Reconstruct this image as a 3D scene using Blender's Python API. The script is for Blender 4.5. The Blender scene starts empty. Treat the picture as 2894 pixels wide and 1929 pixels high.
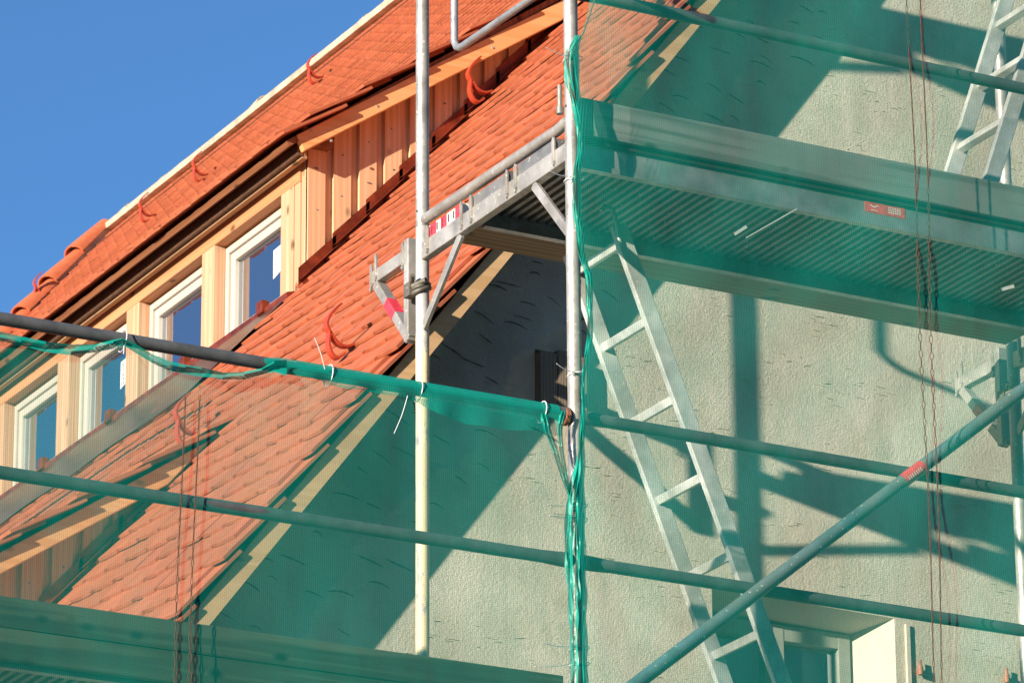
import bpy, math, random
import numpy as np
from mathutils import Vector, Matrix
from mathutils.geometry import tessellate_polygon
random.seed(7); rng = np.random.default_rng(7)
scene = bpy.context.scene
COL = scene.collection

# ------------------------------------------------------------------ camera
W, H = 2894.0, 1929.0                      # pixel grid the measurements were taken in
FPX = 13662.0
PITCH, YAW, ROLL = [math.radians(a) for a in (19.79, 28.43, -0.377)]
Fv = np.array([math.sin(YAW)*math.cos(PITCH), math.cos(YAW)*math.cos(PITCH), math.sin(PITCH)])
R0 = np.array([math.cos(YAW), -math.sin(YAW), 0.0]); U0 = np.cross(R0, Fv)
Rv = math.cos(ROLL)*R0 + math.sin(ROLL)*U0
Uv = -math.sin(ROLL)*R0 + math.cos(ROLL)*U0
CAM = np.array([-7.317, -13.085, 1.65])
cam = bpy.data.cameras.new('camera'); cam_ob = bpy.data.objects.new('camera', cam); COL.objects.link(cam_ob)
cam.sensor_width = 36.0; cam.lens = FPX/W*36.0; cam.clip_start = 0.5; cam.clip_end = 3000
M = Matrix(((Rv[0], Uv[0], -Fv[0], CAM[0]), (Rv[1], Uv[1], -Fv[1], CAM[1]), (Rv[2], Uv[2], -Fv[2], CAM[2]), (0, 0, 0, 1)))
cam_ob.matrix_world = M
cam.dof.use_dof = True; cam.dof.focus_distance = 16.6; cam.dof.aperture_fstop = 20
scene.camera = cam_ob

# ------------------------------------------------------------------ sky, sun, exposure
SUN_K, SUN_M = 2.50, 0.504                 # sunlight travels along (K, 1, -M)
sun_el = math.atan2(SUN_M, math.hypot(SUN_K, 1)); sun_az = math.atan2(-SUN_K, -1)
world = bpy.data.worlds.new('World'); scene.world = world; world.use_nodes = True
wn = world.node_tree; wn.nodes.clear()
wo = wn.nodes.new('ShaderNodeOutputWorld'); wb = wn.nodes.new('ShaderNodeBackground'); ws = wn.nodes.new('ShaderNodeTexSky')
ws.sky_type = 'NISHITA'; ws.sun_disc = False; ws.sun_elevation = sun_el; ws.sun_rotation = sun_az % (2*math.pi)
ws.altitude = 300; ws.air_density = 1.0; ws.dust_density = 0.0; ws.ozone_density = 5.4
wb.inputs['Strength'].default_value = 0.104
wn.links.new(ws.outputs[0], wb.inputs[0]); wn.links.new(wb.outputs[0], wo.inputs[0])
sun = bpy.data.lights.new('sun', 'SUN'); sun.energy = 5.0; sun.angle = math.radians(0.55); sun.color = (1.0, 0.86, 0.68)
sun_ob = bpy.data.objects.new('sun', sun); COL.objects.link(sun_ob)
sun_ob.rotation_euler = Vector((SUN_K, 1, -SUN_M)).to_track_quat('-Z', 'Y').to_euler()
sun_ob.location = (-20, -8, 14)
scene.view_settings.view_transform = 'Standard'; scene.view_settings.look = 'None'
scene.view_settings.exposure = 1.0; scene.view_settings.gamma = 1.0
scene.render.engine = 'CYCLES'
scene.cycles.transparent_max_bounces = 24; scene.cycles.max_bounces = 8

# ------------------------------------------------------------------ pixel -> point helpers
def ray(u, v): return Fv + Rv*(u-W/2)/FPX - Uv*(v-H/2)/FPX
def pl(u, v, axis, val):
    r = ray(u, v); return CAM + r*((val-CAM[axis])/r[axis])
def proj(P):
    d = np.asarray(P, float)-CAM; w = d@Fv
    return W/2+FPX*(d@Rv)/w, H/2-FPX*(d@Uv)/w, w

# ------------------------------------------------------------------ mesh helpers
class MB:
    def __init__(s): s.v = []; s.f = []; s.c = []
    def add(s, vs, fs):
        o = len(s.v); s.v += [tuple(map(float, p)) for p in vs]; s.f += [tuple(i+o for i in f) for f in fs]; return s
    def box(s, x0, x1, y0, y1, z0, z1):
        return s.add([(x0,y0,z0),(x1,y0,z0),(x1,y1,z0),(x0,y1,z0),(x0,y0,z1),(x1,y0,z1),(x1,y1,z1),(x0,y1,z1)],
                     [(0,3,2,1),(4,5,6,7),(0,1,5,4),(1,2,6,5),(2,3,7,6),(3,0,4,7)])
    def prism(s, poly, ext):                # planar polygon swept along ext
        n = len(poly); e = np.asarray(ext, float)
        a = [np.asarray(p, float) for p in poly]
        return s.add(a+[p+e for p in a], [tuple(range(n))[::-1], tuple(range(n, 2*n))]+[(i, (i+1) % n, n+(i+1) % n, n+i) for i in range(n)])
    def bar(s, a, b, side, w, t):           # rectangular bar a->b; w along 'side', t along the third axis
        a = np.asarray(a, float); b = np.asarray(b, float); d = b-a; d /= np.linalg.norm(d)
        sd = np.asarray(side, float); sd = sd-d*(sd@d); sd /= np.linalg.norm(sd); th = np.cross(d, sd)
        q = [a+sd*w/2*i+th*t/2*j for i, j in ((-1,-1),(1,-1),(1,1),(-1,1))]
        return s.prism(q, b-a)
    def tube(s, path, r, n=12, cap=True, closed=False):
        P = [np.asarray(p, float) for p in path]; m = len(P); rings = []; up = None
        rr = r if hasattr(r, '__len__') else [r]*m
        for i in range(m):
            if closed: t = P[(i+1) % m]-P[i-1]
            else: t = P[min(i+1, m-1)]-P[max(i-1, 0)]
            t = t/np.linalg.norm(t)
            if up is None:
                up = np.cross(t, (0,0,1)) if abs(t[2]) < .9 else np.cross(t, (1,0,0))
            up = up-t*(up@t); up /= np.linalg.norm(up); bi = np.cross(t, up)
            rings.append([P[i]+rr[i]*(math.cos(a)*up+math.sin(a)*bi) for a in [2*math.pi*k/n for k in range(n)]])
        vs = [p for g in rings for p in g]; fs = []
        for i in range(m if closed else m-1):
            j = (i+1) % m
            for k in range(n): fs.append((i*n+k, i*n+(k+1) % n, j*n+(k+1) % n, j*n+k))
        if cap and not closed: fs += [tuple(range(n))[::-1], tuple((m-1)*n+k for k in range(n))]
        return s.add(vs, fs)
    def grid(s, rows):                       # list of equally long point rows
        m = len(rows); n = len(rows[0]); vs = [p for r in rows for p in r]
        return s.add(vs, [(i*n+j, i*n+j+1, (i+1)*n+j+1, (i+1)*n+j) for i in range(m-1) for j in range(n-1)])
    def build(s, name, mat, parent=None, smooth=False, kind=None, bevel=0):
        me = bpy.data.meshes.new(name); me.from_pydata(s.v, [], s.f); me.materials.append(mat)
        o = bpy.data.objects.new(name, me); COL.objects.link(o)
        if smooth:
            me.polygons.foreach_set('use_smooth', [True]*len(me.polygons)); me.set_sharp_from_angle(angle=math.radians(50))
        if bevel:
            b = o.modifiers.new('bevel', 'BEVEL'); b.width = bevel; b.segments = 2; b.limit_method = 'ANGLE'; b.harden_normals = False
        if parent: par(o, parent)
        if kind: o['kind'] = kind
        return o
def par(o, p):
    # every mesh is modelled in world coordinates; only the top-level empties are offset
    o.parent = p
    o.matrix_parent_inverse = Matrix.Translation(-p.location) if p.parent is None else Matrix.Identity(4)
def thing(name, label, cat, loc=(0,0,0), group=None):
    o = bpy.data.objects.new(name, None); COL.objects.link(o); o.location = loc; o.empty_display_size = .2
    tag(o, label, cat, group); return o
def tag(o, label, cat, group=None):
    o['label'] = label; o['category'] = cat
    if group: o['group'] = group
    return o

# ------------------------------------------------------------------ materials
def new_mat(name):
    m = bpy.data.materials.new(name); m.use_nodes = True; nt = m.node_tree
    return m, nt, nt.nodes['Principled BSDF']
def N(nt, t, **kw):
    n = nt.nodes.new(t)
    for k, v in kw.items(): setattr(n, k, v)
    return n
def coords(nt, scale=(1,1,1), rot=(0,0,0)):
    tc = N(nt, 'ShaderNodeTexCoord'); mp = N(nt, 'ShaderNodeMapping')
    mp.inputs['Scale'].default_value = scale; mp.inputs['Rotation'].default_value = rot
    nt.links.new(tc.outputs['Object'], mp.inputs[0]); return mp.outputs[0]
def noise(nt, vec, scale, detail=4, rough=.55):
    n = N(nt, 'ShaderNodeTexNoise'); n.inputs['Scale'].default_value = scale; n.inputs['Detail'].default_value = detail
    n.inputs['Roughness'].default_value = rough; nt.links.new(vec, n.inputs['Vector']); return n.outputs['Fac']
def ramp(nt, fac, stops):
    r = N(nt, 'ShaderNodeValToRGB'); el = r.color_ramp.elements
    while len(el) < len(stops): el.new(.5)
    for e, (p, c) in zip(el, stops): e.position = p; e.color = (c+(1,)) if len(c) == 3 else c
    nt.links.new(fac, r.inputs[0]); return r.outputs[0]
def mix(nt, fac, a, b, mode='MIX'):
    m = N(nt, 'ShaderNodeMix', data_type='RGBA', blend_type=mode)
    for sock, val in ((m.inputs['Factor'], fac), (m.inputs[6], a), (m.inputs[7], b)):
        if isinstance(val, bpy.types.NodeSocket): nt.links.new(val, sock)
        elif isinstance(val, (int, float)): sock.default_value = val
        else: sock.default_value = tuple(val)+(1,)
    return m.outputs[2]
def bump(nt, h, strength, dist, bsdf, prev=None):
    b = N(nt, 'ShaderNodeBump'); b.inputs['Strength'].default_value = strength; b.inputs['Distance'].default_value = dist
    nt.links.new(h, b.inputs['Height'])
    if prev: nt.links.new(prev, b.inputs['Normal'])
    if bsdf: nt.links.new(b.outputs[0], bsdf.inputs['Normal'])
    return b.outputs[0]
def simple(name, col, rough=.6, metal=0.0, var=.15, nscale=14, bmp=.15, bd=.002):
    m, nt, b = new_mat(name); v = coords(nt); f = noise(nt, v, nscale)
    lo = tuple(c*(1-var) for c in col); hi = tuple(min(1, c*(1+var)) for c in col)
    nt.links.new(ramp(nt, f, [(.3, lo), (.7, hi)]), b.inputs['Base Color'])
    b.inputs['Roughness'].default_value = rough; b.inputs['Metallic'].default_value = metal
    if bmp: bump(nt, noise(nt, v, nscale*6), bmp, bd, b)
    return m
def steel(name, col=(.44,.43,.41), spatter=True, rough=.42, metal=.45):
    m, nt, b = new_mat(name); v = coords(nt)
    f = noise(nt, v, 9, 6); g = noise(nt, v, 55, 3); big = noise(nt, v, 2.3, 3)
    c = ramp(nt, f, [(.30, tuple(x*.62 for x in col)), (.52, col), (.72, tuple(min(1, x*1.3) for x in col))])
    c = mix(nt, ramp(nt, big, [(.45, (0,0,0)), (.62, (1,1,1))]), c, mix(nt, .5, c, (.30,.27,.22)))
    if spatter:
        sp = N(nt, 'ShaderNodeTexVoronoi'); sp.inputs['Scale'].default_value = 42; nt.links.new(v, sp.inputs['Vector'])
        th = ramp(nt, sp.outputs['Distance'], [(.13, (1,1,1)), (.22, (0,0,0))])
        gate = ramp(nt, g, [(.50, (0,0,0)), (.58, (1,1,1))])
        k = mix(nt, 1.0, th, gate, 'MULTIPLY'); c = mix(nt, k, c, (.72,.70,.62))
    nt.links.new(c, b.inputs['Base Color']); b.inputs['Metallic'].default_value = metal
    rr = ramp(nt, g, [(.3, (rough-.1,)*3), (.7, (rough+.18,)*3)]); nt.links.new(rr, b.inputs['Roughness'])
    bump(nt, g, .25, .001, b); return m
def wood(name, light, dark, axis='z', rot=(0,0,0), grain=26, knots=True, rough=.6, knotcol=None):
    m, nt, b = new_mat(name); s = {'x': (.9,grain,grain), 'y': (grain,.9,grain), 'z': (grain,grain,.9)}[axis]
    v = coords(nt, s, rot); big = coords(nt)
    w = N(nt, 'ShaderNodeTexWave'); w.wave_type = 'BANDS'; w.bands_direction = 'X' if axis != 'x' else 'Y'
    w.inputs['Scale'].default_value = .55; w.inputs['Distortion'].default_value = 9; w.inputs['Detail'].default_value = 3
    w.inputs['Detail Scale'].default_value = 1.2; nt.links.new(v, w.inputs['Vector'])
    f = noise(nt, v, 2.2, 5)
    c = mix(nt, ramp(nt, w.outputs['Fac'], [(.25, (0,0,0)), (.85, (1,1,1))]), dark, light)
    c = mix(nt, ramp(nt, f, [(.3, (0,0,0)), (.7, (.55,.55,.55))]), c, tuple(x*.8 for x in light))
    tone = noise(nt, big, 1.7, 2); c = mix(nt, ramp(nt, tone, [(.35, (0,0,0)), (.65, (.5,.5,.5))]), c, tuple((a+bb)/2*.95 for a, bb in zip(light, dark)))
    if knots:
        ks = {'x': (5,9,9), 'y': (9,5,9), 'z': (9,9,5)}[axis]; kv = coords(nt, ks, rot)
        vo = N(nt, 'ShaderNodeTexVoronoi'); vo.inputs['Scale'].default_value = 1; nt.links.new(kv, vo.inputs['Vector'])
        k = ramp(nt, vo.outputs['Distance'], [(.07, (1,1,1)), (.17, (0,0,0))]); c = mix(nt, k, c, knotcol or tuple(x*.35 for x in dark))
    nt.links.new(c, b.inputs['Base Color']); b.inputs['Roughness'].default_value = rough; b.inputs['Specular IOR Level'].default_value = .3
    bump(nt, f, .25, .0015, b); return m

def tile_material():
    m, nt, b = new_mat('clay_tile'); v = coords(nt)
    a = N(nt, 'ShaderNodeAttribute'); a.attribute_name = 'tint'
    tc = N(nt, 'ShaderNodeNewGeometry')
    f = noise(nt, tc.outputs['Position'], 22, 5); g = noise(nt, tc.outputs['Position'], 140, 3)
    c = mix(nt, 1.0, a.outputs['Color'], ramp(nt, f, [(.28, (.86,.80,.78)), (.72, (1.10,1.12,1.14))]), 'MULTIPLY')
    dust = ramp(nt, noise(nt, tc.outputs['Position'], 5, 6, .7), [(.55, (0,0,0)), (.75, (.35,.35,.35))])
    c = mix(nt, dust, c, (.42,.17,.10))
    nt.links.new(c, b.inputs['Base Color']); b.inputs['Roughness'].default_value = .72; b.inputs['Specular IOR Level'].default_value = .35
    bump(nt, g, .18, .001, b); return m
MT_TILE = tile_material()
LARCH_L, LARCH_D = (.60,.395,.26), (.48,.275,.155)
MT_LARCH_Z = wood('larch_upright', LARCH_L, LARCH_D, 'z')
MT_LARCH_Y = wood('larch_along', (.56,.275,.135), (.45,.19,.08), 'y')
MT_CHEEK = wood('larch_boarding', (.74,.475,.29), (.58,.335,.18), 'z', grain=20)
MT_VERGE_D = wood('verge_larch', (.74,.41,.18), (.62,.28,.10), 'x', rot=(0, math.radians(34), 0), grain=30)
MT_VERGE_M = wood('verge_spruce', (.62,.42,.23), (.50,.31,.15), 'x', rot=(0, math.radians(53), 0), grain=22)
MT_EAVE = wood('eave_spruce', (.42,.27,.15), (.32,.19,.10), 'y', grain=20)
MT_PLANK = wood('plank_old', (.33,.24,.14), (.20,.13,.07), 'x', grain=20)
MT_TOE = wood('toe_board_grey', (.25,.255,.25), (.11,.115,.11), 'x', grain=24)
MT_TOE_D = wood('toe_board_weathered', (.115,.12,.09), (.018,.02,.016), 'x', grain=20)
MT_BURNT = wood('weathered_panel', (.40,.33,.25), (.015,.014,.013), 'z', grain=90, knots=False)
MT_STEEL = steel('galvanised'); MT_STEEL_D = steel('galvanised_dull', (.22,.23,.24), rough=.5)
MT_ALU = steel('aluminium', (.42,.44,.46), spatter=False, rough=.40, metal=.6)
MT_LADDER = steel('ladder_aluminium', (.66,.68,.66), spatter=True, rough=.45, metal=.35)
MT_BRACE = steel('brace_blue_grey', (.13,.25,.29), rough=.5, metal=.3)
MT_IRON = simple('cast_coupler', (.16,.15,.13), .6, .5, .3)
MT_RAIL = simple('rail_dark_paint', (.115,.125,.135), .55, .25, .28, 18)
MT_RED = simple('red_tape', (.70,.045,.07), .5, 0, .35, 60)
MT_WHITE = simple('white_tape', (.80,.79,.75), .5, 0, .08)
MT_TIE = simple('cable_tie_nylon', (.74,.76,.78), .35, 0, .03, bmp=0)
MT_HOOK = simple('red_enamel', (.42,.055,.025), .38, 0, .12, 20, .05)
MT_FLASH = simple('flashing_redbrown', (.20,.035,.014), .38, .3, .5, 16, .3)
MT_COPPER = simple('flashing_copper', (.20,.11,.10), .28, .8, .4, 9, .3)
MT_MORTAR = simple('mortar', (.45,.375,.28), .9, 0, .28, 9, .7, .01)
MT_COMB = simple('vent_comb', (.11,.055,.03), .7, 0, .3, 40)
MT_DARK = simple('dark_void', (.025,.02,.018), .9, 0, .3)
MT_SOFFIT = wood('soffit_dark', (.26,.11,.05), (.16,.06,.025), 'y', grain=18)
MT_PVC = simple('window_white', (.47,.45,.395), .35, 0, .03, 6, .0)
MT_STICK = simple('paper_label', (.86,.87,.88), .6, 0, .02, bmp=0)
MT_BLACK = simple('black_print', (.03,.03,.035), .6, 0, .1, bmp=0)
MT_GASKET_SHADE = simple('gasket', (.03,.028,.025), .6, 0, .1, bmp=0)
MT_CREAMW = simple('window_paint', (.30,.32,.28), .5, 0, .1)
MT_RUST = simple('rusty_pin', (.34,.13,.08), .7, .1, .4, 60)
MT_REVEAL = simple('reveal_limewash', (.56,.52,.44), .85, 0, .06, 6, .4, .004)
MT_GROUND = simple('ground_gravel', (.07,.065,.055), .95, 0, .3, 3, .5, .02)
MT_SLASH = simple('gouge_shade', (.08,.08,.072), .95, 0, .4, 60, .5)
def glass_material():
    m, nt, b = new_mat('window_glass'); b.inputs['Base Color'].default_value = (.030,.040,.060,1); b.inputs['Roughness'].default_value = .03
    b.inputs['Metallic'].default_value = 0
    g = N(nt, 'ShaderNodeBsdfGlossy'); g.inputs['Roughness'].default_value = .02; g.inputs['Color'].default_value = (.80,.86,.95,1)
    v = coords(nt); bn = bump(nt, noise(nt, v, 1.6, 2), .08, .03, None); nt.links.new(bn, g.inputs['Normal'])
    mx = N(nt, 'ShaderNodeMixShader'); mx.inputs[0].default_value = .55
    nt.links.new(b.outputs[0], mx.inputs[1]); nt.links.new(g.outputs[0], mx.inputs[2])
    nt.links.new(mx.outputs[0], nt.nodes['Material Output'].inputs[0]); return m
MT_GLASS = glass_material()
def post_cream():
    m, nt, b = new_mat('post_cream_paint'); v = coords(nt); f = noise(nt, v, 11, 6, .65); sp = coords(nt, (1,1,.35)); g = noise(nt, sp, 26, 5, .7)
    st = ramp(nt, f, [(.3, (.24,.24,.25)), (.6, (.46,.46,.46)), (.75, (.6,.6,.58))])
    cr = ramp(nt, noise(nt, v, 6, 3), [(.3, (.70,.57,.34)), (.7, (.82,.70,.45))])
    sep = N(nt, 'ShaderNodeSeparateXYZ'); nt.links.new(coords(nt), sep.inputs[0])
    mp = N(nt, 'ShaderNodeMapRange'); mp.inputs['From Min'].default_value = 7.36; mp.inputs['From Max'].default_value = 7.52
    nt.links.new(sep.outputs['Z'], mp.inputs['Value'])
    ad = N(nt, 'ShaderNodeMath', operation='ADD'); nt.links.new(mp.outputs[0], ad.inputs[0])
    gm = N(nt, 'ShaderNodeMath', operation='MULTIPLY_ADD'); nt.links.new(g, gm.inputs[0]); gm.inputs[1].default_value = 3.2; gm.inputs[2].default_value = -1.28
    nt.links.new(gm.outputs[0], ad.inputs[1])
    k = ramp(nt, ad.outputs[0], [(.52, (0,0,0)), (.60, (1,1,1))])
    nt.links.new(mix(nt, k, cr, st), b.inputs['Base Color']); b.inputs['Roughness'].default_value = .5
    bump(nt, k, .3, .001, b); return m
MT_POSTCREAM = post_cream()
def net_material(name, opacity, lo=.22, col=(.003,.40,.32)):
    m, nt, b = new_mat(name); nt.nodes.remove(b)
    tc = N(nt, 'ShaderNodeTexCoord'); sep = N(nt, 'ShaderNodeSeparateXYZ'); nt.links.new(tc.outputs['UV'], sep.inputs[0])
    def wv(sock, period, sharp):
        mu = N(nt, 'ShaderNodeMath', operation='MULTIPLY'); mu.inputs[1].default_value = 2*math.pi/period; nt.links.new(sock, mu.inputs[0])
        s = N(nt, 'ShaderNodeMath', operation='SINE'); nt.links.new(mu.outputs[0], s.inputs[0]); return s.outputs[0]
    a = wv(sep.outputs['X'], .0068, 1); c = wv(sep.outputs['Y'], .0060, 1)
    sm = N(nt, 'ShaderNodeMath', operation='MAXIMUM'); nt.links.new(a, sm.inputs[0]); nt.links.new(c, sm.inputs[1])
    mpv = N(nt, 'ShaderNodeMapping'); mpv.inputs['Scale'].default_value = (9, 2.2, 1); mpv.inputs['Rotation'].default_value = (0, 0, .35); nt.links.new(tc.outputs['UV'], mpv.inputs[0])
    big = noise(nt, mpv.outputs[0], 1.6, 6, .65)
    fac = N(nt, 'ShaderNodeMapRange'); fac.inputs['From Min'].default_value = -.6; fac.inputs['From Max'].default_value = 1
    fac.inputs['To Min'].default_value = opacity*lo; fac.inputs['To Max'].default_value = min(1, opacity*1.36); nt.links.new(sm.outputs[0], fac.inputs['Value'])
    mo = N(nt, 'ShaderNodeMath', operation='MULTIPLY'); nt.links.new(fac.outputs[0], mo.inputs[0])
    br = N(nt, 'ShaderNodeMapRange'); br.inputs['From Min'].default_value = .3; br.inputs['From Max'].default_value = .7; br.inputs['To Min'].default_value = .80; br.inputs['To Max'].default_value = 1.20; nt.links.new(big, br.inputs['Value'])
    nt.links.new(br.outputs[0], mo.inputs[1]); mo.use_clamp = True
    d = N(nt, 'ShaderNodeBsdfDiffuse'); d.inputs['Color'].default_value = col+(1,)
    t = N(nt, 'ShaderNodeBsdfTranslucent'); t.inputs['Color'].default_value = col+(1,)
    gl = N(nt, 'ShaderNodeBsdfGlossy'); gl.inputs['Roughness'].default_value = .45; gl.inputs['Color'].default_value = (.7,.9,.85,1)
    dt = N(nt, 'ShaderNodeMixShader'); dt.inputs[0].default_value = .25; nt.links.new(d.outputs[0], dt.inputs[1]); nt.links.new(t.outputs[0], dt.inputs[2])
    dg = N(nt, 'ShaderNodeMixShader'); dg.inputs[0].default_value = .05; nt.links.new(dt.outputs[0], dg.inputs[1]); nt.links.new(gl.outputs[0], dg.inputs[2])
    tr = N(nt, 'ShaderNodeBsdfTransparent')
    mx = N(nt, 'ShaderNodeMixShader'); nt.links.new(mo.outputs[0], mx.inputs[0]); nt.links.new(tr.outputs[0], mx.inputs[1]); nt.links.new(dg.outputs[0], mx.inputs[2])
    nt.links.new(mx.outputs[0], nt.nodes['Material Output'].inputs[0]); return m
MT_NET = net_material('net_mesh', .335); MT_NET2 = net_material('net_doubled', .80, .55); MT_NET_F = net_material('net_flap', .55, .4); MT_NET3 = net_material('net_bunched', .95, .6)
MT_SEAM = simple('net_seam_cord', (.085,.04,.028), .8, 0, .3, 80)

# ------------------------------------------------------------------ ground
g = MB(); g.add([(-400,-400,0),(400,-400,0),(400,400,0),(-400,400,0)], [(0,1,2,3)])
go = g.build('ground', MT_GROUND); go['kind'] = 'structure'

# ------------------------------------------------------------------ unseen house added behind the viewer to cut sky light
opp = thing('sky_blocker_house', 'plain unseen house added behind the viewer to block sky light', 'house', (14, -17, 0))
MT_OPP = simple('old_render', (.26,.235,.20), .9, 0, .15, 2, .3, .01); MT_OPPROOF = simple('old_roof', (.16,.06,.04), .9, 0, .2, 4, .3, .01)
m = MB(); m.box(-16, 40, -27, -17, 0, 16.2); m.build('wall', MT_OPP, opp)
m = MB(); m.prism([(-16.4,-16.6,16.1),(-16.4,-22,22),(-16.4,-27.4,16.1)], (56.8,0,0)); m.build('roof', MT_OPPROOF, opp)
for zf in (1.0, 4.2, 7.3, 10.3, 13.3):
    for xf in np.arange(-14, 39, 3.5):
        m = MB(); m.box(xf, xf+1.1, -17.0, -16.95, zf, zf+1.7); wq = m.build('window', MT_PVC, opp)
        m = MB(); m.box(xf+.08, xf+1.02, -16.95, -16.94, zf+.08, zf+1.62); m.build('pane', MT_GLASS, wq)

# ------------------------------------------------------------------ house: surfaces
YW = 1.79                                    # gable wall face
YV = 1.545                                   # outer face of the verge board
V0, V1 = pl(479,1749,1,1.52), pl(1918,7,1,1.52)
K0, K1 = pl(855,790,1,4.3), pl(1500,140,1,4.3)
def xs(y, z):                                # main roof (tile face)
    t = min(max((y-1.52)/2.78, -.1), 1.0)
    return (V0[0]+(V1[0]-V0[0])*(z-V0[2])/(V1[2]-V0[2]))*(1-t) + (K0[0]+(K1[0]-K0[0])*(z-K0[2])/(K1[2]-K0[2]))*t
def S(y, z): return np.array([xs(y, z), y, z])
def roof_frame(y, z):
    d = S(y, z+.1)-S(y, z-.1); d /= np.linalg.norm(d); yy = S(y+.1, z)-S(y-.1, z); yy /= np.linalg.norm(yy)
    n = np.cross(d, -yy); n = n if n[2] > 0 else -n; n /= np.linalg.norm(n); return d, n
def hit(u, v):                               # pixel ray meets the main roof
    r = ray(u, v)
    for t in np.linspace((0.8-CAM[1])/r[1], (24-CAM[1])/r[1], 2500):
        P = CAM+r*t
        if P[0] > xs(P[1], P[2]): return P
RZ = 15.0; YEND = 18.55
house = thing('house', 'rendered gable house with orange plain-tile roof and two timber dormers', 'house', (0, 1.8, 0))

# gable wall with window opening and a small boarded niche
def wall_poly():
    zt = 14.6
    x_l = -2.6
    pts = [(x_l, 0), (9.5, 0), (9.5, zt), (xs(1.7, zt)+.10, zt)]
    z = zt
    while z > 4.2:
        z -= .8; pts.append((xs(1.7, z)+.10, z))
    pts.append((x_l, pts[-1][1])); return pts
WX0, WX1, WZ0, WZ1 = 1.578, 2.385, 5.45, 6.90
NX0, NX1, NZ0, NZ1 = .832, 1.03, 7.487, 7.722
outer = wall_poly(); hole1 = [(WX0,WZ0),(WX0,WZ1),(WX1,WZ1-.012),(WX1,WZ0)]; hole2 = [(NX0,NZ0),(NX0,NZ1),(NX1,NZ1),(NX1,NZ0)]
loops = [[Vector((x, z, 0)) for x, z in L] for L in (outer, hole1, hole2)]
tri = tessellate_polygon(loops); flat = [p for L in loops for p in L]
w = MB(); w.add([(p.x, YW, p.y) for p in flat], [tuple(t) for t in tri])
def plaster():
    m, nt, b = new_mat('scratch_render'); v = coords(nt); sep = N(nt, 'ShaderNodeSeparateXYZ'); nt.links.new(v, sep.inputs[0])
    f = noise(nt, v, 1.6, 5, .6); g = noise(nt, v, 7, 6, .6)
    base = ramp(nt, f, [(.32, (.52,.475,.385)), (.5, (.65,.605,.505)), (.68, (.76,.715,.615))])
    st = noise(nt, coords(nt, (3.2,1,.7)), 1.5, 5, .65); base = mix(nt, ramp(nt, st, [(.48, (0,0,0)), (.68, (.5,.5,.5))]), base, (.44,.42,.33))
    base = mix(nt, ramp(nt, g, [(.50, (0,0,0)), (.72, (.55,.55,.55))]), base, (.46,.425,.32))
    base = mix(nt, ramp(nt, noise(nt, coords(nt, (1,1,1)), 3.1, 6, .7), [(.58, (0,0,0)), (.70, (.35,.35,.35))]), base, (.36,.385,.285))
    # smoother, greyer filler band that follows the verge
    tn = (V1[0]-V0[0])/(V1[2]-V0[2])
    a = N(nt, 'ShaderNodeMath', operation='MULTIPLY_ADD'); nt.links.new(sep.outputs['Z'], a.inputs[0]); a.inputs[1].default_value = -tn; a.inputs[2].default_value = V0[2]*tn-V0[0]
    d = N(nt, 'ShaderNodeMath', operation='ADD'); nt.links.new(a.outputs[0], d.inputs[0]); nt.links.new(sep.outputs['X'], d.inputs[1])
    nn = N(nt, 'ShaderNodeMath', operation='MULTIPLY_ADD'); nt.links.new(noise(nt, v, 2.4, 6, .65), nn.inputs[0]); nn.inputs[1].default_value = .55; nt.links.new(d.outputs[0], nn.inputs[2])
    mk = ramp(nt, nn.outputs[0], [(.80, (1,1,1)), (.835, (0,0,0))])
    sm = ramp(nt, f, [(.35, (.33,.345,.325)), (.65, (.52,.535,.51))])
    nt.links.new(mix(nt, mk, base, sm), b.inputs['Base Color']); b.inputs['Roughness'].default_value = .95; b.inputs['Specular IOR Level'].default_value = .15
    grit = noise(nt, v, 85, 5, .8); lump = noise(nt, v, 40, 5, .65)
    hh = mix(nt, .25, grit, lump); hh = mix(nt, mk, hh, mix(nt, .75, (.5,.5,.5), lump))
    bump(nt, hh, .9, .014, b); return m
MT_PLASTER = plaster()
wall_o = w.build('gable_wall', MT_PLASTER, house)
mb = MB()                                    # left side wall, right slope and back, so the house is closed
mb.add([(-2.6,YW,0),(-2.6,YEND,0),(-2.6,YEND,4.0),(-2.6,YW,4.0)], [(0,1,2,3)]); mb.build('side_wall', MT_PLASTER, house)
mb = MB(); mb.add([(6.42,1.5,RZ-.02),(6.42,YEND,RZ-.02),(15.5,YEND,4.6),(15.5,1.5,4.6)], [(0,1,2,3)]); mb.build('far_slope', MT_TILE, house)

# scratched dashes of the render: small raised lips that catch the low sun
mb = MB()
def lip(x, z, L, h, ang, pr):
    n = 4; top = []; y0 = YW+.0005
    ps = [(x+L*(i/(n-1)-.5), z+math.sin(ang)*L*(i/(n-1)-.5)+random.uniform(-.0012,.0012)) for i in range(n)]
    vs = []; fs = []
    for i, (a, c) in enumerate(ps):
        k = .25 if i in (0, n-1) else 1
        vs += [(a, y0, c+h*k), (a, y0-pr*k, c+h*.15*k), (a, y0, c-h*k)]
    for i in range(n-1):
        o = i*3; fs += [(o, o+3, o+4, o+1), (o+1, o+4, o+5, o+2)]
    mb.add(vs, fs)
for c in range(420):
    cx, cz = random.uniform(-.6, 3.2), random.uniform(5.7, 9.4)
    if cx < xs(1.7, cz)+.62 or (WX0-.03 < cx < WX1+.1 and cz < WZ1+.02): continue
    for q in range(random.randint(1, 7)):
        x, z = cx+random.gauss(0, .05), cz+random.gauss(0, .028)
        if NX0-.05 < x < NX1+.05 and NZ0-.02 < z < NZ1+.02: continue
        if WX0-.03 < x < WX1+.02 and z < WZ1+.01: continue
        lip(x, z, random.uniform(.010, .070), random.uniform(.0010, .0022), random.gauss(0, .07), random.uniform(.0015, .0045))
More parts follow.
